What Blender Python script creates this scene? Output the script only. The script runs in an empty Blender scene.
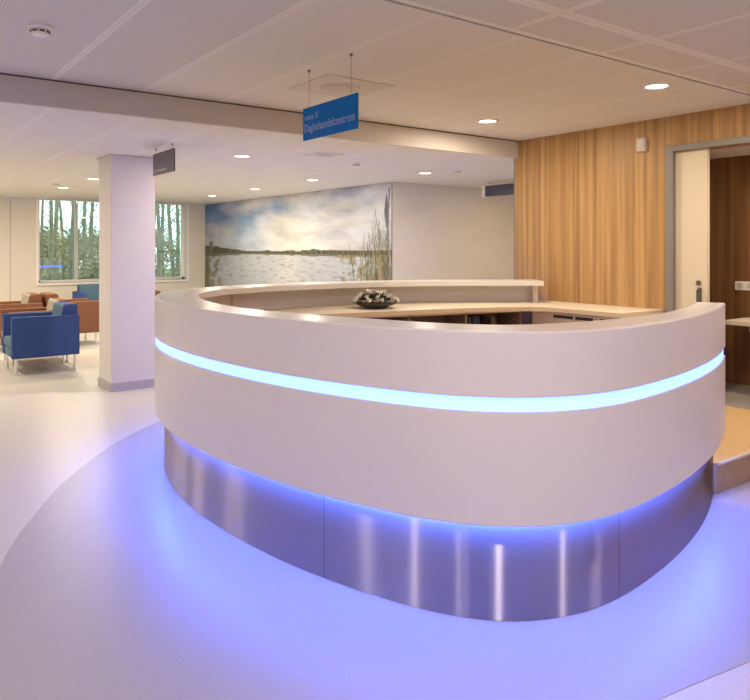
import bpy, bmesh, math, random
from mathutils import Vector, Matrix, noise
random.seed(7)
C = bpy.context.scene.collection
PI = math.pi
# room axes: X runs to the right and away along the desk front, Y to the left and away; metres
H1, H2 = 2.67, 2.479          # ceiling heights (desk zone, waiting zone)
WX = 5.83                     # timber wall plane
MX = 6.42                     # mural wall plane
STEP = 5.295

# ------------------------------------------------------------ materials
def mat(name, col, rough=.5, metal=0, spec=.5, emit=None, es=0, coat=0):
    m = bpy.data.materials.new(name); m.use_nodes = True
    b = m.node_tree.nodes['Principled BSDF']
    b.inputs['Base Color'].default_value = (*col, 1)
    b.inputs['Roughness'].default_value = rough
    b.inputs['Metallic'].default_value = metal
    b.inputs['Specular IOR Level'].default_value = spec
    b.inputs['Coat Weight'].default_value = coat
    if emit:
        b.inputs['Emission Color'].default_value = (*emit, 1)
        b.inputs['Emission Strength'].default_value = es
    return m
def N(m, t, **kw):
    n = m.node_tree.nodes.new(t)
    for k, v in kw.items(): setattr(n, k, v)
    return n
def L(m, a, b): m.node_tree.links.new(a, b)
def B(m): return m.node_tree.nodes['Principled BSDF']
def math_n(m, op, a, b=None, c=None):
    n = N(m, 'ShaderNodeMath', operation=op)
    for i, v in enumerate((a, b, c)):
        if v is None: continue
        if isinstance(v, (int, float)): n.inputs[i].default_value = v
        else: L(m, v, n.inputs[i])
    return n.outputs[0]
def mix_n(m, fac, a, b):
    n = N(m, 'ShaderNodeMix', data_type='RGBA')
    for s, v in ((n.inputs[0], fac), (n.inputs[6], a), (n.inputs[7], b)):
        if isinstance(v, (int, float)): s.default_value = v
        elif isinstance(v, tuple): s.default_value = (*v, 1)
        else: L(m, v, s)
    return n.outputs[2]
def coords(m, scale=(1, 1, 1)):
    tc = N(m, 'ShaderNodeTexCoord'); mp = N(m, 'ShaderNodeMapping')
    mp.inputs['Scale'].default_value = scale
    L(m, tc.outputs['Object'], mp.inputs['Vector']); return mp.outputs[0]
def noisy(name, c1, c2, scale, rough=.5, detail=4, metal=0, spec=.5, stretch=(1, 1, 1), bump=0):
    m = mat(name, c1, rough, metal, spec)
    n = N(m, 'ShaderNodeTexNoise'); n.inputs['Scale'].default_value = scale; n.inputs['Detail'].default_value = detail
    L(m, coords(m, stretch), n.inputs['Vector'])
    r = N(m, 'ShaderNodeValToRGB'); r.color_ramp.elements[0].position = .35; r.color_ramp.elements[1].position = .65
    r.color_ramp.elements[0].color = (*c1, 1); r.color_ramp.elements[1].color = (*c2, 1)
    L(m, n.outputs['Fac'], r.inputs['Fac']); L(m, r.outputs['Color'], B(m).inputs['Base Color'])
    if bump:
        bp = N(m, 'ShaderNodeBump'); bp.inputs['Strength'].default_value = bump; bp.inputs['Distance'].default_value = .01
        L(m, n.outputs['Fac'], bp.inputs['Height']); L(m, bp.outputs[0], B(m).inputs['Normal'])
    return m
def wood(name, axis, ca, cb, cc, width=.062):
    m = mat(name, ca, .42, 0, .35)
    co = coords(m); sp = N(m, 'ShaderNodeSeparateXYZ'); L(m, co, sp.inputs[0])
    a = sp.outputs[axis]
    q = math_n(m, 'DIVIDE', a, width)
    fl = math_n(m, 'FLOOR', q)
    wn = N(m, 'ShaderNodeTexWhiteNoise', noise_dimensions='1D'); L(m, fl, wn.inputs['W'])
    st = (26, 26, .55)
    n = N(m, 'ShaderNodeTexNoise'); n.inputs['Scale'].default_value = 1; n.inputs['Detail'].default_value = 5
    L(m, coords(m, st), n.inputs['Vector'])
    c = mix_n(m, wn.outputs['Value'], ca, cb)
    r = N(m, 'ShaderNodeMapRange'); r.inputs[1].default_value = .42; r.inputs[2].default_value = .68
    L(m, n.outputs['Fac'], r.inputs[0])
    c = mix_n(m, math_n(m, 'MULTIPLY', r.outputs[0], .75), c, cc)
    fr = math_n(m, 'FRACT', q)
    seam = math_n(m, 'LESS_THAN', fr, .05)
    c = mix_n(m, math_n(m, 'MULTIPLY', seam, .5), c, tuple(v * .45 for v in cc))
    L(m, c, B(m).inputs['Base Color'])
    return m
def ceiling_mat(name, base, perf=None):
    """long metal ceiling panels with joints along Y every .623 m; perf = 'all' or 'left' for drilled fields"""
    m = mat(name, base, .6, 0, .3)
    co = coords(m); sp = N(m, 'ShaderNodeSeparateXYZ'); L(m, co, sp.inputs[0])
    x, y = sp.outputs[0], sp.outputs[1]
    pitch, off = (.78, 2.83) if perf == 'all' else (.623, 1.106)
    fx = math_n(m, 'FRACT', math_n(m, 'DIVIDE', math_n(m, 'SUBTRACT', x, off - pitch * 20), pitch))
    dx = math_n(m, 'MULTIPLY', math_n(m, 'MINIMUM', fx, math_n(m, 'SUBTRACT', 1, fx)), pitch)   # distance to joint
    joint = math_n(m, 'LESS_THAN', dx, .004)
    margin = math_n(m, 'LESS_THAN', dx, .022)
    if perf:
        dy = math_n(m, 'ABSOLUTE', math_n(m, 'SUBTRACT', y, 2.27 if perf == 'all' else 40))
        if perf == 'all':
            joint = math_n(m, 'MAXIMUM', joint, math_n(m, 'LESS_THAN', dy, .003))
            margin = math_n(m, 'MAXIMUM', margin, math_n(m, 'LESS_THAN', dy, .04))
            margin = math_n(m, 'MAXIMUM', margin, math_n(m, 'GREATER_THAN', y, 2.59))
        px = math_n(m, 'SUBTRACT', math_n(m, 'FRACT', math_n(m, 'MULTIPLY', x, 1 / .0155)), .5)
        py = math_n(m, 'SUBTRACT', math_n(m, 'FRACT', math_n(m, 'MULTIPLY', y, 1 / .0155)), .5)
        r2 = math_n(m, 'ADD', math_n(m, 'MULTIPLY', px, px), math_n(m, 'MULTIPLY', py, py))
        hole = math_n(m, 'LESS_THAN', r2, .075)
        hole = math_n(m, 'MULTIPLY', hole, math_n(m, 'SUBTRACT', 1, margin))
        if perf == 'left': hole = math_n(m, 'MULTIPLY', hole, math_n(m, 'LESS_THAN', x, 1.73))
        c = mix_n(m, hole, base, tuple(v * .6 for v in base))
    else:
        c = mix_n(m, 0., base, base)
    c = mix_n(m, math_n(m, 'MULTIPLY', margin, .5), c, (.88, .86, .86))
    c = mix_n(m, math_n(m, 'MULTIPLY', joint, .22), c, tuple(v * .5 for v in base))
    L(m, c, B(m).inputs['Base Color'])
    return m

M = {}
M['wall'] = noisy('wall_paint', (.74, .71, .66), (.76, .73, .68), 6, .75, spec=.2)
M['ceil'] = ceiling_mat('ceiling_panel', (.74, .72, .71))
M['ceil_l'] = ceiling_mat('ceiling_panel_side', (.74, .72, .71), 'left')
M['ceil_p'] = ceiling_mat('ceiling_panel_drilled', (.74, .72, .71), 'all')
M['fascia'] = mat('fascia_paint', (.62, .58, .55), .6, spec=.2)
M['gap'] = mat('shadow_gap', (.12, .09, .09), .8)
M['floor'] = noisy('vinyl_floor_cream', (.60, .575, .55), (.66, .635, .61), 90, .36, 2, spec=.35)
M['floor2'] = noisy('vinyl_floor_grey', (.415, .395, .405), (.45, .43, .44), 90, .36, 2, spec=.35)
M['wood'] = wood('timber_slats', 1, (.56, .345, .15), (.43, .25, .10), (.27, .145, .06))
M['wood_shaded'] = wood('timber_shaded', 1, (.27, .14, .06), (.22, .11, .045), (.15, .07, .03), .09)  # same timber as the slats, shade of the unlit inner room in its colour
M['plat'] = noisy('platform_floor', (.60, .40, .19), (.64, .44, .22), 30, .4, spec=.35)
M['plat_edge'] = noisy('platform_edge', (.42, .29, .17), (.46, .32, .19), 20, .45, metal=.3)
M['solid'] = mat('solid_surface_white', (.80, .745, .74), .32, spec=.5)
M['top'] = mat('solid_surface_top', (.76, .72, .68), .27, spec=.5)
M['inner'] = mat('desk_inner', (.86, .79, .76), .5)
M['work'] = noisy('worktop_cream', (.80, .72, .58), (.82, .74, .60), 25, .35)
M['edge'] = mat('worktop_edge', (.66, .54, .38), .45)
M['cab'] = mat('cabinet_cream', (.64, .52, .40), .5)
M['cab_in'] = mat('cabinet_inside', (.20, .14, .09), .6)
M['led'] = mat('led_front', (.5, .8, 1), .4, emit=(.37, .76, 13.0), es=1.0)
M['led_blue'] = mat('led_under', (.2, .3, 1), .4, emit=(.055, .145, 1.0), es=135)
M['white'] = mat('white_paint', (.88, .87, .86), .4)
M['door'] = mat('door_cream', (.72, .63, .49), .45)
M['frame_grey'] = mat('frame_grey', (.25, .235, .22), .45, .2)
M['dark'] = mat('dark_gap', (.02, .02, .022), .6)
M['chrome'] = mat('chrome', (.72, .72, .74), .18, 1)
M['steel_dark'] = mat('steel_handle', (.24, .22, .2), .3, .8)
M['sign_blue'] = mat('sign_blue', (.0, .16, .58), .5, spec=.15)
M['sign_txt'] = mat('sign_letters', (.34, .44, .74), .5)
M['sign_dark'] = mat('sign_dark', (.10, .085, .11), .35)
M['sign_slate'] = mat('sign_slate', (.075, .08, .12), .35)
M['blue_sh'] = noisy('fabric_blue', (.040, .078, .25), (.045, .088, .27), 60, .8, spec=.2)
M['blue_in'] = noisy('fabric_teal', (.07, .15, .22), (.09, .17, .25), 60, .8, spec=.2)
M['brown_sh'] = noisy('fabric_rust', (.19, .088, .052), (.215, .10, .058), 60, .8, spec=.2)
M['brown_in'] = noisy('fabric_grey_beige', (.38, .35, .30), (.42, .39, .34), 60, .8, spec=.2)
M['bowl'] = mat('bowl_dark', (.06, .045, .045), .35)
M['petal'] = mat('petal_white', (.82, .79, .68), .6)
M['leaf'] = noisy('leaf_dark', (.02, .035, .015), (.05, .07, .025), 30, .5)
M['heart'] = mat('flower_heart', (.45, .36, .14), .7)
M['lens'] = mat('lamp_lens', (1, .95, .85), .4, emit=(1, .87, .66), es=7)
M['bark'] = noisy('bark', (.13, .11, .08), (.22, .22, .15), 5, .9, stretch=(1, 1, .2))
M['bush'] = noisy('bush_leaf', (.13, .17, .07), (.30, .24, .13), 1.5, .8)
M['grass'] = noisy('grass', (.10, .16, .06), (.16, .20, .08), 2, .9)
M['vent'] = mat('vent_metal', (.64, .60, .57), .5)
M['base_tr'] = mat('skirting', (.48, .44, .47), .5)

# brushed steel
m = M['steel'] = bpy.data.materials.new('brushed_steel'); m.use_nodes = True; m.node_tree.nodes.clear()
o = N(m, 'ShaderNodeOutputMaterial'); gl = N(m, 'ShaderNodeBsdfAnisotropic')
gl.inputs['Color'].default_value = (.45, .41, .43, 1); gl.inputs['Roughness'].default_value = .29; gl.inputs['Anisotropy'].default_value = .82
tg = N(m, 'ShaderNodeTangent', direction_type='RADIAL', axis='Z'); L(m, tg.outputs[0], gl.inputs['Tangent'])
L(m, gl.outputs[0], o.inputs[0])

# window glass: clear with a mirror-like sheen at grazing angles
m = M['glass'] = bpy.data.materials.new('window_glass'); m.use_nodes = True; m.node_tree.nodes.clear()
o = N(m, 'ShaderNodeOutputMaterial'); mx = N(m, 'ShaderNodeMixShader'); tr = N(m, 'ShaderNodeBsdfTransparent'); gl = N(m, 'ShaderNodeBsdfGlossy')
tr.inputs[0].default_value = (.86, .96, .92, 1); gl.inputs['Roughness'].default_value = .01
fz = N(m, 'ShaderNodeFresnel'); fz.inputs[0].default_value = 2.1
L(m, fz.outputs[0], mx.inputs[0]); L(m, tr.outputs[0], mx.inputs[1]); L(m, gl.outputs[0], mx.inputs[2]); L(m, mx.outputs[0], o.inputs[0])

# ------------------------------------------------------------ object helpers
def link(name, me, parent=None):
    o = bpy.data.objects.new(name, me); C.objects.link(o)
    if parent: o.parent = parent
    return o
def obj(name, bm, mats, parent=None, smooth=False, bevel=0):
    bmesh.ops.recalc_face_normals(bm, faces=bm.faces)
    me = bpy.data.meshes.new(name); bm.to_mesh(me); bm.free()
    for k in (mats if isinstance(mats, (list, tuple)) else [mats]): me.materials.append(k)
    if smooth:
        for p in me.polygons: p.use_smooth = True
    o = link(name, me, parent)
    if bevel:
        md = o.modifiers.new('bevel', 'BEVEL'); md.width = bevel; md.segments = 3; md.limit_method = 'ANGLE'
        md.harden_normals = False
    return o
def tag(o, label=None, cat=None, group=None, kind=None):
    if label: o['label'] = label
    if cat: o['category'] = cat
    if group: o['group'] = group
    if kind: o['kind'] = kind
    return o
def empty(name, loc, rz=0):
    o = bpy.data.objects.new(name, None); C.objects.link(o); o.location = loc; o.rotation_euler = (0, 0, rz)
    o.empty_display_size = .1
    return o
def box(bm, a, b_, mi=0, M4=None):
    vs = []
    for z in (a[2], b_[2]):
        for x, y in ((a[0], a[1]), (b_[0], a[1]), (b_[0], b_[1]), (a[0], b_[1])):
            v = Vector((x, y, z)); vs.append(bm.verts.new(M4 @ v if M4 else v))
    for f in ((3, 2, 1, 0), (4, 5, 6, 7), (0, 1, 5, 4), (1, 2, 6, 5), (2, 3, 7, 6), (3, 0, 4, 7)):
        bm.faces.new([vs[i] for i in f]).material_index = mi
def bx(*args, **k):
    bm = bmesh.new(); box(bm, *args, **k); return bm
def prism(poly, z0, z1, side_mi=0):
    bm = bmesh.new()
    lo = [bm.verts.new((x, y, z0)) for x, y in poly]; hi = [bm.verts.new((x, y, z1)) for x, y in poly]
    bm.faces.new(hi); bm.faces.new(lo[::-1])
    n = len(poly)
    for i in range(n):
        bm.faces.new((lo[i], lo[(i + 1) % n], hi[(i + 1) % n], hi[i])).material_index = side_mi
    return bm
def lathe(bm, prof, seg=24, c=(0, 0, 0), mi=0):
    rings = []
    for r_, z in prof:
        if r_ < 1e-5: rings.append([bm.verts.new((c[0], c[1], c[2] + z))])
        else: rings.append([bm.verts.new((c[0] + r_ * math.cos(2 * PI * k / seg), c[1] + r_ * math.sin(2 * PI * k / seg), c[2] + z)) for k in range(seg)])
    for a, b_ in zip(rings, rings[1:]):
        for k in range(seg):
            q = (k + 1) % seg
            if len(a) == 1: f = bm.faces.new((a[0], b_[k], b_[q]))
            elif len(b_) == 1: f = bm.faces.new((a[k], a[q], b_[0]))
            else: f = bm.faces.new((a[k], a[q], b_[q], b_[k]))
            f.material_index = mi
def tube(bm, pts, radii, seg=8, mi=0):
    prev = None; rings = []
    for i, p in enumerate(pts):
        p = Vector(p)
        d = (Vector(pts[min(i + 1, len(pts) - 1)]) - Vector(pts[max(i - 1, 0)])).normalized()
        up = Vector((1, 0, 0)) if abs(d.x) < .9 else Vector((0, 1, 0))
        a = d.cross(up).normalized(); b_ = d.cross(a)
        r_ = radii[i] if isinstance(radii, (list, tuple)) else radii
        rings.append([bm.verts.new(p + a * math.cos(2 * PI * k / seg) * r_ + b_ * math.sin(2 * PI * k / seg) * r_) for k in range(seg)])
    for a, b_ in zip(rings, rings[1:]):
        for k in range(seg):
            bm.faces.new((a[k], a[(k + 1) % seg], b_[(k + 1) % seg], b_[k])).material_index = mi
    bm.faces.new(rings[0][::-1]); bm.faces.new(rings[-1])
def struct(name, bm, mats, **k):
    o = obj(name, bm, mats, **k)
    if not k.get('parent'): o['kind'] = 'structure'
    return o
def copy_tree(o, parent=None):
    c = o.copy(); C.objects.link(c); c.parent = parent
    for ch in list(o.children): copy_tree(ch, c)
    return c

# ------------------------------------------------------------ curve of the desk
CP = [(4.207, 2.158), (3.86, 2.008), (3.47, 1.88), (3.10, 1.795), (2.75, 1.745), (2.50, 1.735), (2.32, 1.765), (2.17, 1.825),
      (2.03, 1.92), (1.92, 2.05), (1.82, 2.22), (1.73, 2.45), (1.645, 2.7), (1.575, 3.0), (1.52, 3.35), (1.495, 3.75), (1.512, 4.15),
      (1.58, 4.55), (1.705, 4.93), (1.91, 5.26), (2.2, 5.55), (2.7, 5.75), (3.3, 5.84), (3.9, 5.83), (4.5, 5.70), (5.0, 5.47), (5.4, 5.2), (5.74, 4.94)]
def catmull(P, closed=False, n=14):
    out = []; m_ = len(P)
    rng = range(m_ if closed else m_ - 1)
    for i in rng:
        g = (lambda k: Vector(P[k % m_])) if closed else (lambda k: Vector(P[max(0, min(m_ - 1, k))]))
        p0, p1, p2, p3 = g(i - 1), g(i), g(i + 1), g(i + 2)
        for k in range(n):
            t = k / n
            out.append(.5 * ((2 * p1) + (p2 - p0) * t + (2 * p0 - 5 * p1 + 4 * p2 - p3) * t * t + (3 * p1 - p0 - 3 * p2 + p3) * t ** 3))
    if not closed: out.append(Vector(P[-1]))
    return out
def resample(pts, step):
    out = [pts[0].copy()]; acc = 0
    for a, b_ in zip(pts, pts[1:]):
        d = (b_ - a).length
        while acc + d >= step:
            t = (step - acc) / d; a = a.lerp(b_, t); out.append(a.copy()); d = (b_ - a).length; acc = 0
        acc += d
    out.append(pts[-1].copy()); return out
PATH = resample(catmull(CP), .04)
for _ in range(25):
    PATH = [PATH[0]] + [PATH[i] * .5 + (PATH[i - 1] + PATH[i + 1]) * .25 for i in range(1, len(PATH) - 1)] + [PATH[-1]]
NP = len(PATH)
def inward(i):
    d = (PATH[min(i + 1, NP - 1)] - PATH[max(i - 1, 0)]).normalized()
    return Vector((d.y, -d.x))
INW = [inward(i) for i in range(NP)]
def off(i, w): return PATH[i] + INW[i] * w
def sweep(prof, i0=0, i1=None, name='', mats=None, parent=None, wfun=None, smooth_seams=True):
    """prof: closed ring of (inward offset, z); wfun(i) scales offsets given as ('w', z)"""
    i1 = NP - 1 if i1 is None else i1
    bm = bmesh.new(); rings = []
    for i in range(i0, i1 + 1):
        ring = []
        for w, z in prof:
            ww = wfun(i) if w == 'w' else w
            p = off(i, ww); ring.append(bm.verts.new((p.x, p.y, z)))
        rings.append(ring)
    n = len(prof)
    for a, b_ in zip(rings, rings[1:]):
        for k in range(n):
            f = bm.faces.new((a[k], a[(k + 1) % n], b_[(k + 1) % n], b_[k])); f.smooth = True
    bm.faces.new(rings[0]); bm.faces.new(rings[-1][::-1])
    bmesh.ops.recalc_face_normals(bm, faces=bm.faces); bm.normal_update()
    for e in bm.edges:
        if len(e.link_faces) == 2 and e.calc_face_angle(0) > .6: e.smooth = False
    return obj(name, bm, mats, parent)

# ------------------------------------------------------------ room shell
X0, X1, Y0, Y1 = -4.5, 12.0, -4.0, 15.2
struct('floor', bx((X0 - .1, Y0 - .1, -.1), (X1, Y1 + .3, 0)), M['floor'])
FZ = [(2.35, 6.15), (2.07, 5.97), (1.60, 5.53), (1.12, 4.88), (.83, 4.36), (.583, 3.81), (.42, 3.2), (.35, 2.6), (.45, 2.0), (.88, 1.56), (1.5, 1.39),
      (2.154, 1.321), (2.61, 1.25), (3.3, 1.14), (4.2, 1.05), (5.0, 1.1), (5.6, 1.5), (5.78, 2.1), (5.78, 3.5), (5.6, 5.0), (5.0, 5.8), (4.0, 6.3), (3.1, 6.4)]
struct('floor_inlay', prism([tuple(p) for p in catmull(FZ, True, 8)], 0, .002), M['floor2'])

struct('ceiling', bx((X0, 2.655, H1), (WX + .1, STEP, H1 + .1)), M['ceil_l'])
struct('ceiling', bx((X0, Y0, H1), (WX + .1, 2.63, H1 + .1)), M['ceil_p'])
struct('ceiling', bx((X0, STEP + .0, H2), (X1, Y1 + .3, H2 + .35)), M['ceil'])
struct('trim_1', bx((X0, 2.63, H1 + .02), (WX + .1, 2.655, H1 + .1)), M['gap'])
struct('trim_2', bx((X0, STEP - .03, H2 - .001), (WX + .0, STEP, H1 - .012)), M['fascia'])
struct('trim_3', bx((X0, STEP - .022, H1 - .012), (WX, STEP, H1)), M['gap'])

# timber wall with a doorway
DV0, DV1, DZ = 2.25, 3.45, 2.35
PZ = .19
bm = bmesh.new()
box(bm, (WX, 4.15, 0), (WX + .14, STEP + .02, H1)); box(bm, (WX, DV1, DZ + .05), (WX + .14, 4.15, H1)); box(bm, (WX, DV1, 0), (WX + .016, 4.15, DZ + .05)); box(bm, (WX + .08, DV1, 0), (WX + .14, 4.15, DZ + .05)); box(bm, (WX, DV0, DZ), (WX + .14, DV1, H1)); box(bm, (WX, Y0, 0), (WX + .14, DV0, H1))
struct('wall_right', bm, M['wood'])
struct('trim_4', bx((WX - .004, STEP + .02, 0), (WX + .14, STEP + .032, H2)), M['frame_grey'])
struct('wall_right_return', bx((WX + .14, STEP - .1, 0), (X1, STEP + .0, H1)), M['wall'])
# room beyond the doorway
struct('wall_inner', bx((6.86, 1.2, PZ), (6.95, 4.6, 2.5)), M['wood_shaded'])
struct('wall_inner_left', bx((WX + .14, 4.5, 0), (6.86, 4.6, 2.5)), M['wall'])
struct('wall_inner_right', bx((WX + .14, 1.2, 0), (6.86, 1.3, 2.5)), M['wall'])
struct('floor_inner', bx((WX, 1.3, 0), (6.86, 4.5, PZ)), noisy('inner_floor', (.30, .27, .25), (.34, .30, .28), 40, .4))
struct('ceiling_inner', bx((WX + .14, 1.2, 2.385), (6.95, 4.6, 2.45)), M['wall'])
# door frame + sliding leaf
bm = bmesh.new(); F0, F1 = WX - .03, WX + .015
box(bm, (F0, DV1 - .01, PZ), (F1, DV1 + .062, DZ + .055)); box(bm, (F0, DV0 - .06, PZ), (F1, DV0 + .01, DZ + .055)); box(bm, (F0, DV0 + .01, DZ), (F1, DV1 - .01, DZ + .055))
dr = struct('door_1', bx((WX + .022, 3.157, PZ + .01), (WX + .064, 4.10, DZ + .02)), M['door'], bevel=.003)
obj('door_frame', bm, M['frame_grey'], dr, bevel=.004)
bm = bmesh.new()
box(bm, (WX + .014, 3.205, 1.02), (WX + .0225, 3.240, 1.16), 0)
tube(bm, [(WX + .018, 3.2225, 1.14), (WX - .02, 3.2225, 1.14), (WX - .02, 3.2225, 1.04), (WX + .018, 3.2225, 1.04)], .009, 10)
obj('door_handle', bm, M['steel_dark'], dr)['label'] = 'dark steel pull handle'
bm = bmesh.new(); lathe(bm, [(0, 0), (.022, 0), (.022, .012), (0, .012)], 16)
h = obj('keyhole_plate', bm, M['steel_dark'], dr); h.location = (WX + .022, 3.232, 1.20); h.rotation_euler = (0, -PI / 2, 0)

# mural wall, far walls
struct('wall_mural', bx((MX, 8.26, 0), (MX + .12, Y1, H2)), M['wall'])
struct('wall_far_right', bx((MX + .12, 8.26, 0), (X1, 8.36, H2)), M['wall'])
struct('wall_corridor_end', bx((X1, STEP, 0), (X1 + .1, 8.36, H2)), M['wall'])
struct('wall_left', bx((X0 - .1, Y0, 0), (X0, Y1, H1)), M['wall'])
struct('wall_front', bx((X0, Y0 - .1, 0), (WX, Y0, H1)), M['wall'])
WU0, WU1, WZ0, WZ1 = 2.93, 5.98, .80, 2.478
bm = bmesh.new()
box(bm, (X0, Y1, 0), (WU0, Y1 + .28, H2)); box(bm, (WU1, Y1, 0), (MX + .12, Y1 + .28, H2))
box(bm, (WU0, Y1, 0), (WU1, Y1 + .28, WZ0)); box(bm, (WU0, Y1, WZ1), (WU1, Y1 + .28, H2))
struct('wall_back', bm, M['wall'])
struct('trim_5', bx((2.42, Y1 - .004, .1), (2.435, Y1, H2)), M['base_tr'])
struct('baseboard_back', bx((X0, Y1 - .015, 0), (MX, Y1, .09)), M['base_tr'])
struct('baseboard_mural', bx((MX - .012, 8.25, 0), (MX, Y1 - .015, .09)), M['base_tr'])
# window
GY = Y1 + .2
w = struct('window_1', bx((WU0, GY - .01, WZ0), (WU1, GY, WZ1)), M['glass'])
bm = bmesh.new()
for u0, u1 in ((WU0, WU0 + .05), (WU1 - .06, WU1)): box(bm, (u0, GY - .05, WZ0), (u1, GY + .03, WZ1))
box(bm, (WU0, GY - .05, WZ0), (WU1, GY + .03, WZ0 + .05))
box(bm, (WU0, GY - .05, WZ1 - .012), (WU1, GY + .03, WZ1))
obj('window_frame', bm, M['white'], w)
for u in (3.68, 4.45, 5.21): obj('window_mullion', bx((u - .028, GY - .045, WZ0 + .05), (u + .028, GY + .025, WZ1 - .05)), M['vent'], w)
obj('window_sill', bx((WU0 - .03, Y1 - .05, WZ0 - .045), (WU1 + .03, GY - .05, WZ0)), M['white'], w, bevel=.005)
for u0, u1 in ((WU0 - .05, WU0), (WU1, WU1 + .05)): obj('window_casing', bx((u0, Y1 - .012, WZ0), (u1, Y1, WZ1)), M['white'], w)
obj('window_reveal', bx((WU1 - .008, Y1 - .012, WZ0), (WU1, GY - .05, WZ1)), M['white'], w)

# pillar
pc = struct('pillar', bx((2.15, 7.54, 0), (2.612, 8.00, H2)), mat('pillar_paint', (.74, .71, .70), .6, spec=.3), bevel=.006)
obj('pillar_skirting', bx((2.138, 7.528, 0), (2.624, 8.012, .088)), M['base_tr'], pc)
struct('trim_6', bx((2.135, 7.525, H2 - .012), (2.627, 8.015, H2 - .0005)), M['fascia'])

# staff platform
plat_i0, plat_i1 = 0, NP - 1
poly = [tuple(off(i, .115)) for i in range(0, NP, 2)] + [(WX - .002, 4.86), (WX - .002, 2.215), (4.215, 2.215)]
struct('platform', prism(poly, 0.002, PZ, 1), [M['plat'], M['plat_edge']])
struct('platform_nosing', bx((4.23, 2.203, PZ - .012), (WX - .002, 2.215, PZ + .002)), M['vent'])

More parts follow.
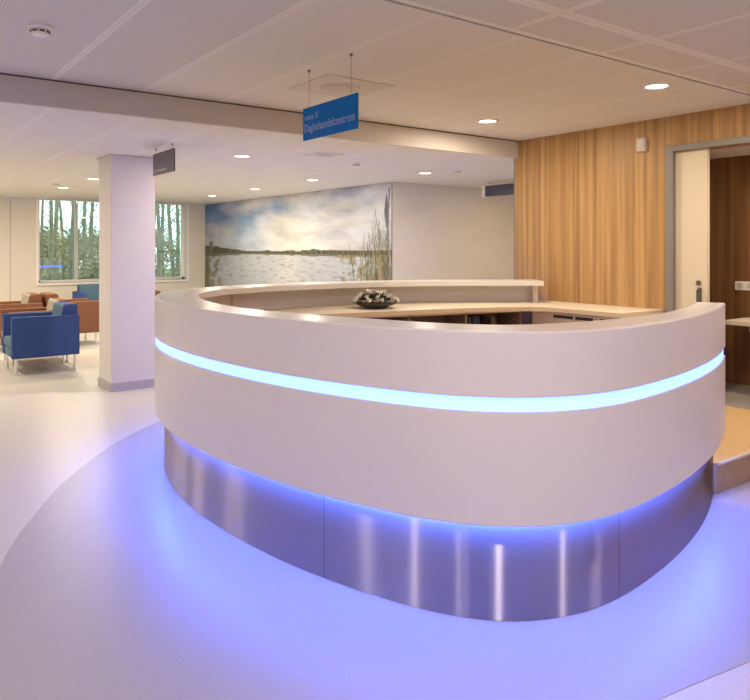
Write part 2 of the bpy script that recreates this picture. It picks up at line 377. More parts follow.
# ------------------------------------------------------------ mural (a printed wall picture, its picture held as colours on a fine grid)
def mural():
    nu, nz = 620, 210
    L0, L1, Z0_, Z1_ = 8.268, Y1 - .02, .10, H2 - .004
    bm = bmesh.new(); vs = []
    for j in range(nz + 1):
        for i in range(nu + 1):
            vs.append(bm.verts.new((MX - .010, L1 + (L0 - L1) * i / nu, Z0_ + (Z1_ - Z0_) * j / nz)))
    W_ = nu + 1
    for j in range(nz):
        for i in range(nu): bm.faces.new((vs[j * W_ + i], vs[j * W_ + i + 1], vs[(j + 1) * W_ + i + 1], vs[(j + 1) * W_ + i]))
    # thickness
    o_ = bm
    me_obj = obj("wall_picture", o_, [])
    me = me_obj.data
    attr = me.color_attributes.new('print', 'FLOAT_COLOR', 'POINT')
    def lerp(a, b_, t): t = max(0, min(1, t)); return tuple(x + (y - x) * t for x, y in zip(a, b_))
    def fb(x, y, s=0, o=5): return noise.fractal(Vector((x, y, s)), 1.0, 2.0, o)
    hz = 1.395
    reeds = []
    rr = random.Random(3)
    for k in range(150):
        s0 = 1 - abs(rr.gauss(0, .06)) if k < 120 else abs(rr.gauss(0, .018))
        hgt = rr.uniform(.45, 1.15) * (1.0 if k < 120 else .55)
        if k >= 120: pass
        reeds.append((s0 * 6.9, rr.uniform(-.25, .12), rr.uniform(.2, .7), hgt * (1 - min(1, abs(1 - s0) * 5) * .55 if k < 120 else .8), rr.uniform(.008, .02), rr.choice([(.10, .10, .04), (.22, .16, .08), (.05, .07, .03), (.30, .28, .20)])))
    data = []
    for v in me.vertices:
        s = (L1 - v.co.y) / (L1 - L0); x = s * 6.9; z = v.co.z
        jag = .02 * fb(x * 3, 0, 2)
        treeh = .13 * max(.2, 1.1 - s * 3) + .03 * max(0, fb(x * 2.2, 4, 1)) + .022 + (.02 if s > .62 else 0)
        if z > hz:
            t = (z - hz) / (H2 - hz)
            blue = lerp((.46, .56, .70), (.14, .26, .54), t * 1.1)
            n1 = fb(x * .55 + t * .6, t * 2.4, 0, 6) + .25 * fb(x * 2, t * 6, 5)
            cov = .30 + .55 * n1 + .50 * min(s * 1.7, .75) - .42 * max(0, t - .55) * (1.35 - s)
            cov -= .42 * math.exp(-((s - .32) / .07) ** 2 - ((t - .63) / .16) ** 2)
            cov -= .55 * max(0, 1 - s / .10) * (t > .3) * min(1, (t - .3) * 3) if t > .3 else 0
            cl = lerp((.58, .60, .66), (.72, .72, .71), max(0, 1 - abs(s - .58) * 2.2))
            cl = lerp(cl, (.50, .54, .63), .5 * max(0, fb(x * 1.1, t * 4, 9, 4)) + .25 * t)
            c = lerp(blue, cl, (cov - .12) * 1.7); c = tuple(q_ * (.95 + .22 * fb(x * 1.3, t * 5, 21, 5)) for q_ in c)
            if z - hz < treeh: c = lerp((.045, .055, .035), (.15, .14, .10), .5 + fb(x * 12, z * 12, 3))
            if abs(s - .05) < .012 and z - hz < .25: c = (.16, .17, .14)
        else:
            t = (hz - z) / (hz - .1)
            c = lerp((.50, .54, .62), (.42, .46, .55), t)
            c = lerp(c, (.68, .67, .66), .7 * math.exp(-((s - .55) / (.05 + .1 * t)) ** 2))
            rip = fb(x * 4, z * 34, 4, 4)
            c = lerp(c, (.22, .25, .32), .9 * max(0, rip) + .10)
            if (hz - z) < treeh * .5: c = (.16, .16, .13)
            rb = fb(x * 4, z * 7, 11, 4)
            if s < .12 and rb > -.35 + s * 4.5: c = lerp(c, (.13, .15, .07), .75)
            if s < .32 and z < .95 and rb > .1 + s: c = lerp(c, (.33, .31, .22), .6)
            if s > .78 and rb + (s - .90) * 3.2 > .0: c = lerp(c, (.17, .17, .09) if fb(x * 20, z * 20, 2) > 0 else (.36, .30, .20), .85)
        for (rx, lean, zb_, hh, wd, rc) in reeds:
            if zb_ < z < zb_ + hh + .5:
                q = (z - zb_) / (hh + .5)
                if abs(x - rx - lean * q * q) < wd * (1.25 - q): c = lerp(c, rc, .8); break
        # dark reed stalk at far right
        if abs(x - (6.80 + .10 * (z - 1.2) * .4)) < .02 and z < 2.4: c = lerp(c, (.10, .10, .12), .75)
        if abs(x - 6.78) < .055 * (1 - abs(z - 2.05) / .3) and abs(z - 2.05) < .3: c = (.12, .12, .14)
        data.extend((c[0], c[1], c[2], 1))
    attr.data.foreach_set('color', data)
    mm = mat('printed_landscape', (1, 1, 1), .55, spec=.25)
    a = N(mm, 'ShaderNodeAttribute', attribute_name='print'); L(mm, a.outputs['Color'], B(mm).inputs['Base Color'])
    me.materials.clear(); me.materials.append(mm)
    md = me_obj.modifiers.new('thick', 'SOLIDIFY'); md.thickness = .008; md.offset = -1
    for p in me.polygons: p.use_smooth = False
    tag(me_obj, 'huge landscape print of a lake under cloudy sky with reeds on the far wall', 'wall picture')
    return me_obj
def obj_nomat(): pass
_old = obj
def obj(name, bm, mats, parent=None, smooth=False, bevel=0):
    if mats is None: mats = []
    return _old(name, bm, mats, parent, smooth, bevel)
mural()

# ------------------------------------------------------------ reception desk
desk = empty('reception_desk', (3.0, 3.6, 0))
tag(desk, 'large curved white reception desk with a glowing light band and steel plinth', 'reception desk')
def dk(o):
    o.parent = desk; o.location = (-3.0, -3.6, 0); return o
dk(sweep([(0, .408), (.004, .404), (.032, .404), (.032, .856), (0, .856)], name='lower_panel', mats=M['solid']))
dk(sweep([(0, .912), (.032, .912), (.032, 1.170), (.006, 1.170), (.0, 1.164)], name='upper_panel', mats=M['solid']))
def idx_near(p):
    return min(range(NP), key=lambda i: (PATH[i] - Vector(p)).length)
LW = [(0, .15), (idx_near((3.4, 1.86)), .165), (idx_near((2.4, 1.75)), .27), (idx_near((1.7, 2.5)), .27), (idx_near((1.5, 3.6)), .21), (idx_near((1.6, 4.6)), .28), (idx_near((2.4, 5.65)), .36), (NP - 1, .39)]
def ledge_w(i):
    for (a, wa), (b_, wb) in zip(LW, LW[1:]):
        if a <= i <= b_: return wa + (wb - wa) * (i - a) / max(1, b_ - a)
dk(sweep([(.032, 1.125), ('w', 1.125), ('w', 1.170), (.032, 1.170)], name='counter_ledge', mats=M['top'], wfun=ledge_w))
ls = dk(sweep([(.010, .8565), (.031, .8565), (.031, .9115), (.010, .9115)], name='light_strip', mats=M['led'])); ls['label'] = 'glowing pale blue light band'
dk(sweep([(.040, .4065), (.058, .4065), (.058, .4125), (.040, .4125)], 2, name='underside_light', mats=M['led_blue']))['label'] = 'blue light under the overhang'
dk(sweep([(.033, .413), (.085, .413), (.085, 1.124), (.033, 1.124)], name='inner_panel', mats=M['inner']))
# plinth in bent steel sheets
def idx_near(p):
    return min(range(NP), key=lambda i: (PATH[i] - Vector(p)).length)
cuts = [0, idx_near((2.62, 1.74)), idx_near((1.64, 2.71)), idx_near((1.55, 4.5)), idx_near((2.9, 5.8)), idx_near((4.5, 5.7)), NP - 1]
for a, b_ in zip(cuts, cuts[1:]):
    dk(sweep([(.065, .003), (.075, .003), (.075, .405), (.065, .405)], a + (0 if a == 0 else 0), b_, name='plinth_sheet', mats=M['steel']))
dk(sweep([(.0765, .003), (.11, .003), (.11, .405), (.0765, .405)], name='plinth_backing', mats=M['dark']))
for c_ in cuts[1:-1]:
    p, q = off(c_, .0645), off(c_, .070); t_ = Vector((INW[c_].y, -INW[c_].x)) * .0009
    bm = prism([tuple(p - t_), tuple(p + t_), tuple(q + t_), tuple(q - t_)], .004, .404)
    dk(obj('plinth_joint', bm, M['dark']))
i_ = idx_near((2.60, 5.72)); p = off(i_, .10)
bm = bmesh.new(); box(bm, (p.x - .018, p.y - .02, PZ), (p.x + .018, p.y + .012, 1.124)); dk(obj('divider_post', bm, M['work']))
# end cheek of the rear upstand
p = off(NP - 1, .02); q = off(NP - 1, .30)
ie = NP - 1
t_ = Vector((INW[ie].y, -INW[ie].x)) * .018
# direction towards the desk end
if (PATH[ie] + t_ - PATH[ie - 3]).length < (PATH[ie] - PATH[ie - 3]).length: t_ = -t_
p1, q1 = off(ie, .086) - t_ * 4, off(ie, .20) - t_ * 4
dk(obj('end_bracket', prism([tuple(p1), tuple(q1), tuple(q1 + t_), tuple(p1 + t_)], .951, 1.124), M['work']))

# worktop
front = catmull([(2.9, 4.98), (3.25, 4.94), (3.66, 4.87), (4.25, 4.76), (4.75, 4.60), (5.03, 4.46), (5.15, 4.33), (5.18, 4.0), (5.18, 3.55)], n=6)
back = [tuple(off(i, .087)) for i in range(NP - 1, 0, -2) if off(i, .087).x > 2.9 and off(i, .087).y > 4.5]
poly = [tuple(p) for p in front] + [(5.18, 3.535), (WX - .003, 3.535), (WX - .003, 4.80)] + back
wt = tag(obj('worktop', prism(poly, .91, .95, 1), [M['work'], M['edge']]), 'cream staff worktop inside the curved desk, running along the timber wall', 'worktop')

# open shelf unit under the rear worktop
def seg_frame(a, b_):
    a, b_ = Vector(a), Vector(b_); d = (b_ - a); return a, math.atan2(d.y, d.x), d.length
a, rz, ln = seg_frame((3.35, 5.0), (5.12, 4.585))
su = empty('shelf_unit', (a.x, a.y, PZ), rz); tag(su, 'low open shelf unit with dark inside under the rear worktop', 'shelf unit')
hh = .719
obj('back_panel', bx((0, .38, .0), (ln, .40, hh)), M['cab_in'], su)
for x in (0, .62, 1.2, ln - .02): obj('side_panel', bx((x, .0, .0), (x + .02, .38, hh)), M['cab_in'], su)
obj('top_panel', bx((.0, .0, hh - .018), (ln, .40, hh)), M['edge'], su)
xs = (.02, .62, .64, 1.2, 1.22, ln - .02)
for z in (.02, .34):
    for k in (0, 2, 4): obj('shelf', bx((xs[k] + .001, .01, z), (xs[k + 1] - .001, .379, z + .018)), M['cab_in'], su)
def binder(x, w_, h_, m_, lab):
    o = obj('ring_binder', bx((0, 0, 0), (w_, .28, h_)), m_, None, bevel=.004)
    lo = Matrix.Rotation(rz, 4, 'Z') @ Vector((x, .03, 0)); o.location = (a.x + lo.x, a.y + lo.y, PZ + .3585); o.rotation_euler = (0, 0, rz)
    tag(o, lab, 'binder', 'ring binders in the shelf unit')
binder(1.30, .075, .315, mat('binder_navy', (.012, .014, .04), .5), 'navy ring binder, widest of those standing in the open shelf')
binder(1.245, .04, .31, mat('binder_black', (.02, .018, .018), .5), 'slim black ring binder left of the navy one in the open shelf')
binder(1.50, .05, .30, mat('binder_brown', (.09, .06, .04), .5), 'brown ring binder at the right end of the open shelf')
binder(.66, .035, .30, mat('binder_grey', (.05, .035, .03), .5), 'thin dark binder alone in the middle bay of the open shelf')

# drawer cabinet below the right worktop
dc = empty('drawer_cabinet', (5.2, 3.56, PZ)); tag(dc, 'cream drawer cabinet under the worktop against the timber wall', 'cabinet')
obj('body', bx((.022, 0, 0), (.60, .965, .719)), M['cab'], dc)
for (y0, y1, h0, h1) in ((.004, .238, .03, .20), (.242, .474, .272, .458), (.478, .962, .486, .706)):
    for j, (z0, z1) in enumerate(((.02, .42), (.43, .712))):
        d_ = obj('drawer', bx((0, y0, z0), (.02, y1, z1)), M['cab'], dc, bevel=.002)
        if j: obj('handle', bx((-.004, h0, z1 - .045), (.001, h1, z1 - .018)), M['dark'], d_)['label'] = 'dark recessed grip slot'

# ------------------------------------------------------------ flower bowl
fx, fy = 3.84, 5.20
fb_ = empty('flower_bowl', (fx, fy, .95)); tag(fb_, 'low dark bowl packed with white flowers and dark leaves on the staff worktop', 'flower arrangement')
bm = bmesh.new(); lathe(bm, [(0, 0), (.085, 0), (.10, .006), (.165, .032), (.19, .042), (.18, .043), (.15, .033), (.07, .018), (0, .018)], 32)
obj('bowl', bm, M['bowl'], fb_, smooth=True)
bm = bmesh.new(); rr = random.Random(5)
for k in range(260):
    th, ph = rr.uniform(0, 2 * PI), rr.uniform(0, 1) ** .7
    rad = .19 * ph; z = .045 + .095 * (1 - ph ** 2) * rr.uniform(.5, 1)
    c_ = Vector((rad * math.cos(th), rad * math.sin(th), z)); d_ = Vector((math.cos(th + rr.uniform(-1, 1)), math.sin(th + rr.uniform(-1, 1)), rr.uniform(-.2, .8))).normalized() * .045
    s_ = d_.cross(Vector((0, 0, 1))).normalized() * .013
    v = [bm.verts.new(c_), bm.verts.new(c_ + d_ * .5 + s_), bm.verts.new(c_ + d_), bm.verts.new(c_ + d_ * .5 - s_)]; bm.faces.new(v)
o = obj('foliage', bm, M['leaf'], fb_); md = o.modifiers.new('t', 'SOLIDIFY'); md.thickness = .002
def flower_mesh():
    bm = bmesh.new()
    for ring, (n_, tilt, ln_, wd_) in enumerate(((7, .35, .034, .014), (6, .85, .029, .012), (4, 1.25, .022, .009))):
        for k in range(n_):
            a_ = 2 * PI * k / n_ + ring * .4
            R = Matrix.Rotation(a_, 4, 'Z') @ Matrix.Rotation(-tilt, 4, 'Y')
            P_ = [R @ Vector(p) for p in ((.002, 0, 0), (ln_ * .55, wd_, .004), (ln_, wd_ * .35, .010), (ln_, -wd_ * .35, .010), (ln_ * .55, -wd_, .004))]
            bm.faces.new([bm.verts.new(p) for p in P_])
    n0 = len(bm.faces)
    bm.faces.ensure_lookup_table()
    lathe(bm, [(0, .006), (.008, .010), (.006, .018), (0, .021)], 8, mi=1)
    return bm
proto = None; spots_f = [(0, 0, 0)]
for (n_, rd) in ((5, .075), (8, .14), (9, .185)):
    for k in range(n_): spots_f.append((rd, 2 * PI * k / n_ + rd * 9 + rr.uniform(-.12, .12), 0))
for i, (rd, th, _) in enumerate(spots_f):
    if proto is None:
        proto = o = obj('flower', flower_mesh(), [M['petal'], M['heart']], fb_); md = o.modifiers.new('t', 'SOLIDIFY'); md.thickness = .0015
    else: o = proto.copy(); C.objects.link(o)
    o.location = (rd * math.cos(th), rd * math.sin(th), (.140 - 2.0 * rd * rd) + rr.uniform(-.012, .012))
    tl = rd * 5.2; o.rotation_euler = (-math.sin(th) * tl * -1 * -1, math.cos(th) * tl, rr.uniform(0, 6))
    o.scale = (1.05,) * 3 if i % 3 else (.85,) * 3

# ------------------------------------------------------------ ceiling fittings
def downlight(x, y, z, label, watts=1.0, group=None, col=(1, .84, .62)):
    t = empty('ceiling_downlight', (x, y, z)); tag(t, label, 'ceiling light', group)
    bm = bmesh.new(); lathe(bm, [(.072, 0), (.105, 0), (.105, -.004), (.098, -.008), (.078, -.006), (.072, 0)], 32)
    obj('trim_ring', bm, M['white'], t, smooth=True)
    bm = bmesh.new(); lathe(bm, [(0, -.001), (.076, -.001), (.076, -.003), (0, -.003)], 32)
    obj('lens', bm, M['lens'], t)['label'] = 'glowing warm lens'
    ld = bpy.data.lights.new('downlight', 'AREA'); ld.shape = 'DISK'; ld.size = .15; ld.energy = 26 * watts; ld.color = col
    lo = link('lamp', ld, t); lo.location = (0, 0, -.012)
    return t
G1 = 'recessed ceiling lights over the desk'
downlight(4.66, 2.89, H1, 'round recessed light in the ceiling nearest the doorway, in front of the timber wall', 1.05, G1)
downlight(4.69, 4.61, H1, 'round recessed light over the rear worktop near the ceiling step', 1.05, G1)
G2 = 'recessed ceiling lights of the waiting area'
W2 = 1.15; c2 = (1, .84, .62)
downlight(3.32, 6.88, H2, 'bright recessed light just beyond the ceiling step, right of the pillar', 1.0, G2, (1, .86, .78))
downlight(5.30, 8.70, H2, 'recessed light in front of the lake picture, nearest of its row', 0.95, G2, (1, .88, .74))
downlight(5.99, 7.01, H2, 'recessed light before the plain wall right of the lake picture', 0.6, G2, (1, .86, .78))
downlight(5.35, 10.6, H2, 'recessed light in front of the lake picture, second of its row', W2, G2, c2)
downlight(5.37, 12.4, H2, 'recessed light farthest along the lake picture', W2, G2, c2)
downlight(2.72, 12.2, H2, 'faint recessed light before the window, the farther one', 2.1, G2, (1, .80, .50))
downlight(2.72, 10.4, H2, 'faint recessed light left of the pillar top, the nearer one', 1.6, G2, (1, .82, .55))
G3 = 'unseen ceiling lights added out of the picture'  # unseen lamps added for fill, plinth streaks and the corridor glow
for x, y, z, wt_ in ((1.2, .7, H1, 1.3), (3.4, -1.4, H1, 1.3), (-3.0, 2.2, H1, 1.5), (-.9, .9, H1, .45), (-2.3, -.3, H1, .35), (-.9, 3.6, H1, .55), (4.66, 1.0, H1, .55), (5.2, -.2, H1, .35),
                     (-.6, 6.9, H2, .6), (.2, 8.9, H2, 1.2), (.2, 10.8, H2, 1.5), (.2, 12.8, H2, 2.0), (-2.4, 8.9, H2, 1.0), (-2.4, 11.8, H2, 1.5), (8.2, 6.8, H2, .6), (10.4, 6.8, H2, .5)):
    downlight(x, y, z, 'unseen round recessed ceiling light added outside the picture', wt_, G3, (1, .74, .42) if x > 7 else (1, .84, .62) if z == H2 else (1, .87, .86))
downlight(6.4, 2.4, 2.385, 'unseen light added to brighten the room beyond the doorway', .75, G3)  # lamp out of view, put in to brighten the inner room

def detector(x, y, z, r_, label, group='smoke detectors'):
    t = empty('smoke_detector', (x, y, z)); tag(t, label, 'smoke detector', group)
    k = r_ / .055
    bm = bmesh.new(); lathe(bm, [(0, 0), (.058 * k, 0), (.058 * k, -.012 * k), (.05 * k, -.02 * k), (0, -.02 * k)], 28); obj('base', bm, M['white'], t, smooth=False)
    bm = bmesh.new(); lathe(bm, [(.040 * k, -.021 * k), (.042 * k, -.036 * k), (.026 * k, -.046 * k), (0, -.047 * k)], 28); obj('sensor_head', bm, M['white'], t, smooth=True)
    for a_ in range(8):
        R = Matrix.Rotation(a_ * PI / 4, 4, 'Z'); bm = bmesh.new(); box(bm, (.036 * k, -.011 * k, -.034 * k), (.0435 * k, .011 * k, -.026 * k), 0, R); obj('vent_slot', bm, M['gap'], t)
detector(.787, 4.04, H1, .062, 'round white smoke detector on the drilled ceiling at upper left')
detector(4.65, 6.67, H2, .05, 'small smoke detector on the lower ceiling right of the blue sign')
detector(6.08, 6.50, H2, .05, 'small smoke detector on the lower ceiling close to the slate sign')
detector(2.45, 11.4, H2, .06, 'far smoke detector on the lower ceiling left of the pillar')

def vent(x0, x1, y0, y1, z, label):
    t = empty('air_vent', ((x0 + x1) / 2, (y0 + y1) / 2, z)); tag(t, label, 'air vent', 'ceiling air vents')
    w_, h_ = (x1 - x0) / 2, (y1 - y0) / 2
    bm = bmesh.new(); box(bm, (-w_, -h_, -.004), (w_, h_, 0)); obj('face_plate', bm, M['vent'], t, bevel=.001)
    bm = bmesh.new()
    for k in range(3):
        r0 = w_ * (.16 + .14 * k)
        lathe(bm, [(r0, -.0035), (r0 + .006, -.007), (r0 + .016, -.005), (r0 + .012, -.0035)], 36)
    obj('swirl_rings', bm, M['fascia'], t, smooth=True)
vent(2.56, 3.13, 4.0, 4.55, H1, 'square ceiling air vent behind the hanging blue sign')
vent(3.80, 4.12, 6.10, 6.42, H2, 'small faint ceiling air vent on the lower ceiling under the step')

# ------------------------------------------------------------ hanging signs
def text_part(body, size, parent, loc, mat_, width=None, name='lettering', ext=.0006):
    cu = bpy.data.curves.new('t', 'FONT'); cu.body = body; cu.size = size; cu.extrude = ext
    tmp = bpy.data.objects.new('t', cu); C.objects.link(tmp)
    bpy.context.view_layer.update()
    me = bpy.data.meshes.new_from_object(tmp.evaluated_get(bpy.context.evaluated_depsgraph_get()))
    bpy.data.objects.remove(tmp); me.materials.clear(); me.materials.append(mat_)
    if width:
        xs_ = [v.co.x for v in me.vertices]; k = width / (max(xs_) - min(xs_))
        for v in me.vertices: v.co.x = (v.co.x - min(xs_)) * k
    o = link(name, me, parent); o.location = loc; o.rotation_euler = (PI / 2, 0, -PI / 2)
    return o
def sign(name, x, ya, yb, z0, z1, zc, m_, label, thick=.012, text=()):
    """ya > yb; face looks towards -X"""
    t = empty(name, (x, (ya + yb) / 2, z0)); tag(t, label, 'sign')
    hw = (ya - yb) / 2
    obj('sign_panel', bx((0, -hw, 0), (thick, hw, z1 - z0)), m_, t, bevel=.002)
    for s in (-1, 1):
        y = s * hw * .78
        bm = bmesh.new(); tube(bm, [(thick / 2, y, z1 - z0), (thick / 2, y, zc - z0)], .0014, 6); obj('hanging_wire', bm, M['steel_dark'], t)
        bm = bmesh.new(); lathe(bm, [(0, -.018), (.007, -.016), (.011, 0), (0, 0)], 12); q = obj('ceiling_cap', bm, M['steel_dark'], t, smooth=True); q.location = (thick / 2, y, zc - z0)
    for (b_, s_, dy, dz, w_) in text:
        text_part(b_, s_, t, (-.0012, hw - dy, dz), M['sign_txt'], w_)
    return t
sign('direction_sign', 2.40, 4.06, 3.435, 2.212, 2.424, H1, M['sign_blue'], 'blue hanging direction sign lettered Dagbehandelcentrum', .014,
     (('route 37', .055, .028, .130, .17), ('Dagbehandelcentrum', .076, .022, .052, .585)))
ds = sign('direction_sign', 2.385, 6.95, 6.38, 2.215, 2.43, H2, M['sign_dark'], 'dark grey hanging sign just right of the pillar top', .014)
obj('sign_mark', bx((-.0015, .20, .022), (.0, .235, .057)), M['sign_txt'], ds)['label'] = 'small pale square mark'
obj('sign_line', bx((-.0015, -.08, .036), (.0, .15, .046)), M['vent'], ds)
s3 = sign('direction_sign', 7.60, 7.52, 6.85, 2.27, 2.43, H2, M['sign_slate'], 'slate blue hanging sign beside the edge of the timber wall', .05)
obj('end_strip', bx((-.004, .337, -.008), (.054, .40, .168)), M['white'], s3)['label'] = 'white end strip'

# access point on timber wall, sockets
t = empty('wall_sensor', (WX, 3.755, 2.385)); tag(t, 'small pale square wall sensor high on the timber wall', 'wall sensor')
obj('housing', bx((-.035, -.045, 0), (0, .045, .125)), M['vent'], t, bevel=.006)
obj('cover', bx((-.041, -.033, .03), (-.035, .033, .11)), M['wall'], t, bevel=.003)
t = empty('wall_socket', (6.86, 3.32, 1.095)); tag(t, 'white double wall socket on the shaded timber wall beyond the doorway', 'wall socket')
obj('plate', bx((-.012, -.10, 0), (0, .10, .085)), M['white'], t, bevel=.003)
for s in (-1, 1):
    bm = bmesh.new(); lathe(bm, [(0, 0), (.028, 0), (.030, .003), (0, .003)], 20); q = obj('outlet', bm, M['vent'], t); q.location = (-.012, s * .048, .0425); q.rotation_euler = (0, -PI / 2, 0)
t = empty('wall_shelf', (6.86, 2.3, .80)); tag(t, 'white wall shelf in the room beyond the doorway', 'shelf')
obj('board', bx((-.45, -.9, 0), (0, 1.0, .04)), M['work'], t, bevel=.003)
for y in (-.7, .8): obj('bracket', prism([(-.35, y), (0, y), (0, y + .02), (-.35, y + .02)], -.06, 0), M['vent'], t)

# ------------------------------------------------------------ armchairs
def armchair(sh, inn):
    r_ = empty('armchair', (0, 0, 0))
    D_, W_ = .75, .68
    def slab(a, b_, m_, name, bev=.012): return obj(name, bx(a, b_), m_, r_, bevel=bev)
    slab((0, 0, .20), (D_, .085, .686), sh, 'arm_panel'); slab((0, W_ - .085, .20), (D_, W_, .686), sh, 'arm_panel')
    slab((D_ - .085, .086, .20), (D_, W_ - .086, .62), sh, 'back_panel')
    slab((.015, .087, .20), (.56, W_ - .087, .31), inn, 'seat_base', .008)
    slab((.0, .089, .311), (.54, W_ - .089, .425), inn, 'seat', .03)
    bm = bmesh.new()
    pr = [(.50, .40), (.66, .40), (D_ + .0, .70), (D_ - .005, .80), (D_ - .03, .812), (.60, .812), (.575, .79)]
    A_ = [bm.verts.new((x, .087, z)) for x, z in pr]; B_ = [bm.verts.new((x, W_ - .087, z)) for x, z in pr]
    bm.faces.new(A_); bm.faces.new(B_[::-1])
    n_ = len(pr)
    for i in range(n_):
        f = bm.faces.new((A_[i], A_[(i + 1) % n_], B_[(i + 1) % n_], B_[i]))
        if i in (n_ - 1, n_ - 2): f.material_index = 1
    obj('backrest', bm, [sh, inn], r_, bevel=.012)
    for x in (.05, D_ - .05):
        for y in (.045, W_ - .045):
            bm = bmesh.new(); tube(bm, [(x, y, 0), (x, y, .201)], .017, 12); obj('leg', bm, M['chrome'], r_)
    return r_
gA, gB = 'blue armchairs of the waiting area', 'rust brown armchairs of the waiting area'
a1 = armchair(M['blue_sh'], M['blue_in']); a1.location = (1.47, 9.1, 0)
tag(a1, 'blue armchair on chrome legs, nearest of the waiting area, seen from its side', 'armchair', gA)
a2 = copy_tree(a1); a2.location = (3.27, 14.05, 0); a2.rotation_euler = (0, 0, PI / 2); a2.location = (3.98, 13.35, 0)
a2['label'] = 'far blue armchair under the window, left of the pillar, facing the room'
b1 = armchair(M['brown_sh'], M['brown_in']); b1.location = (1.56, 9.86, 0)
tag(b1, 'rust brown armchair directly behind the nearest blue armchair', 'armchair', gB)
b2 = copy_tree(b1); b2.location = (1.50, 11.35, 0); b2['label'] = 'rust brown armchair with grey inner back, farthest left, its side to the viewer'
b3 = copy_tree(b1); b3.rotation_euler = (0, 0, PI); b3.location = (3.05, 11.98, 0); b3['label'] = 'rust brown armchair with its side panel showing beside the pillar'
b4 = copy_tree(b1); b4.rotation_euler = (0, 0, PI / 2); b4.location = (4.68, 13.2, 0); b4['label'] = 'rust brown armchair almost hidden behind the pillar, only its right edge showing'

# ------------------------------------------------------------ outside
struct('ground', bx((-20, Y1 + .28, -.5), (40, 60, -.3)), M['grass'])
rt = random.Random(11)
def tree(x, y, h_, r_, label):
    bm = bmesh.new(); pts = []; rd = []
    lx, ly = rt.uniform(-.5, .5), rt.uniform(-.3, .3)
    for k in range(9):
        q = k / 8; pts.append((lx * q * q + .06 * math.sin(5 * q + x), ly * q, h_ * q)); rd.append(r_ * (1 - .75 * q))
    tube(bm, pts, rd, 9)
    for k in range(16):
        q = rt.uniform(.12, .9); i = int(q * 8); p = Vector(pts[i]).lerp(Vector(pts[i + 1]), q * 8 - i)
        a_ = rt.uniform(0, 2 * PI); l_ = rt.uniform(.5, 1.25) * (1.1 - q * .5)
        bp = [p]; d_ = Vector((math.cos(a_), math.sin(a_), rt.uniform(.2, 1.1))).normalized()
        for j in range(4):
            d_ = (d_ + Vector((rt.uniform(-.25, .25), rt.uniform(-.25, .25), rt.uniform(-.05, .3)))).normalized(); bp.append(bp[-1] + d_ * l_ / 4)
        tube(bm, bp, [r_ * .28, r_ * .2, r_ * .14, r_ * .09, r_ * .04], 5)
        for j in (2, 3, 4):
            for s in range(2):
                d2 = (d_ + Vector((rt.uniform(-1, 1), rt.uniform(-1, 1), rt.uniform(-.3, .8)))).normalized(); q2 = bp[j] + d2 * rt.uniform(.3, .7)
                tube(bm, [bp[j], (bp[j] + q2) / 2 + Vector((0, 0, .04)), q2], [r_ * .07, r_ * .05, r_ * .02], 4)
    o = empty('bare_tree', (x, y, -.3)); obj('trunk', bm, M['bark'], o, smooth=True)
    bl = bmesh.new()
    for k in range(60):
        q = rt.uniform(.02, .30); a_ = rt.uniform(0, 6.28); rr_ = rt.uniform(.1, .75)
        c_ = Vector((math.cos(a_) * rr_, math.sin(a_) * rr_, q * h_)); d_ = Vector((rt.uniform(-1, 1), rt.uniform(-1, 1), rt.uniform(-1, 1))).normalized() * .07
        s_ = d_.orthogonal().normalized() * .03
        bl.faces.new([bl.verts.new(c_ - d_), bl.verts.new(c_ + s_), bl.verts.new(c_ + d_), bl.verts.new(c_ - s_)])
    obj('leaves', bl, M['bush'], o)
    tag(o, label, 'tree', 'bare trees outside the window')
    return o
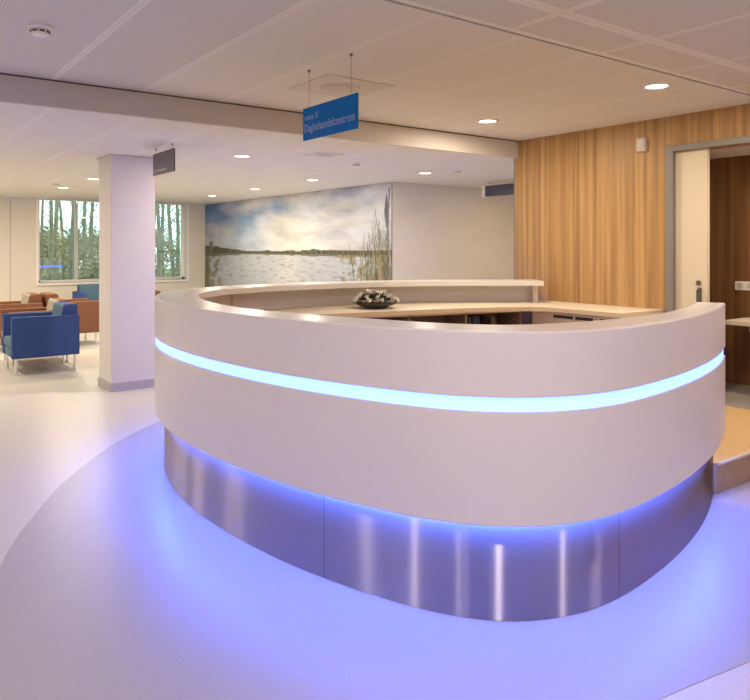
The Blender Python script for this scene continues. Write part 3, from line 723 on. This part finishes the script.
# x/y = .195 .. .36 is what the window shows
tr_spots = [(.200, 18.6, .07), (.214, 21.2, .11), (.232, 23.8, .17), (.222, 26.4, .11), (.247, 29, .16), (.206, 31.6, .17), (.258, 34.2, .2), (.238, 36.8, .2), (.215, 39.4, .2), (.35, 19.6, .1), (.372, 22.4, .13), (.358, 25.2, .14), (.345, 28, .14), (.38, 31, .18)]
for i, (q, y, r_) in enumerate(tr_spots):
    side = 'seen left of the pillar' if q < .3 else 'seen right of the pillar'
    tree(q * y, y, rt.uniform(6, 8.5), r_ * .62, 'tall bare tree outside the window, ' + side)
def bush(x, y, rx, rz_, label):
    bm = bmesh.new()
    for k in range(1500):
        a_, e_ = rt.uniform(0, 6.28), rt.uniform(-.1, 1.5); q = rt.uniform(.75, 1.05)
        c_ = Vector((math.cos(a_) * math.cos(e_) * rx * q, math.sin(a_) * math.cos(e_) * rx * .7 * q, math.sin(e_) * rz_ * q * (1 + .15 * math.sin(a_ * 5))))
        d_ = Vector((rt.uniform(-1, 1), rt.uniform(-1, 1), rt.uniform(-1, 1))).normalized() * .13; s_ = d_.orthogonal().normalized() * .06
        bm.faces.new([bm.verts.new(c_ - d_), bm.verts.new(c_ + s_), bm.verts.new(c_ + d_), bm.verts.new(c_ - s_)])
    o = empty('bush', (x, y, -.3)); obj('foliage', bm, M['bush'], o)
    st = bmesh.new()
    for k in range(9): a_ = k * .7; tube(st, [(0, 0, 0), (math.cos(a_) * rx * .3, math.sin(a_) * rx * .2, rz_ * .5), (math.cos(a_) * rx * .6, math.sin(a_) * rx * .4, rz_ * .85)], [.04, .03, .015], 5)
    obj('stems', st, M['bark'], o)
    tag(o, label, 'bush', 'bushes outside the window')
for i, (q, y, rx, rz_) in enumerate([(.19, 42.5, 1.7, 2.6), (.235, 45.2, 1.8, 2.6), (.285, 48, 1.7, 2.7), (.205, 51, 1.9, 2.8), (.265, 54, 1.9, 2.9), (.35, 42.5, 1.7, 2.6), (.43, 44.5, 1.8, 2.8), (.243, 20, .5, .8), (.262, 27.3, .7, 1.1), (.40, 27, .8, 1.3)]):
    bush(q * y, y, rx, rz_, 'dense green-brown bush outside the window, ' + ('seen left of the pillar' if q < .3 else 'seen right of the pillar'))

# ------------------------------------------------------------ world, camera
w = bpy.data.worlds.new('World'); bpy.context.scene.world = w; w.use_nodes = True
bg = w.node_tree.nodes['Background']; bg.inputs[0].default_value = (.86, .95, 1.0, 1); bg.inputs[1].default_value = 3.2
cd = bpy.data.cameras.new('Camera'); cam = bpy.data.objects.new('Camera', cd); C.objects.link(cam)
cam.location = (0, 0, 1.5); cam.rotation_euler = (PI / 2, 0, -math.atan2(.594, .805))
cd.sensor_fit = 'HORIZONTAL'; cd.sensor_width = 36; cd.lens = 36 * 705 / 750; cd.shift_y = -102 / 750; cd.clip_end = 200
sc = bpy.context.scene; sc.camera = cam
sc.view_settings.view_transform = 'Standard'; sc.view_settings.look = 'None'; sc.view_settings.gamma = 1; sc.view_settings.exposure = -.06
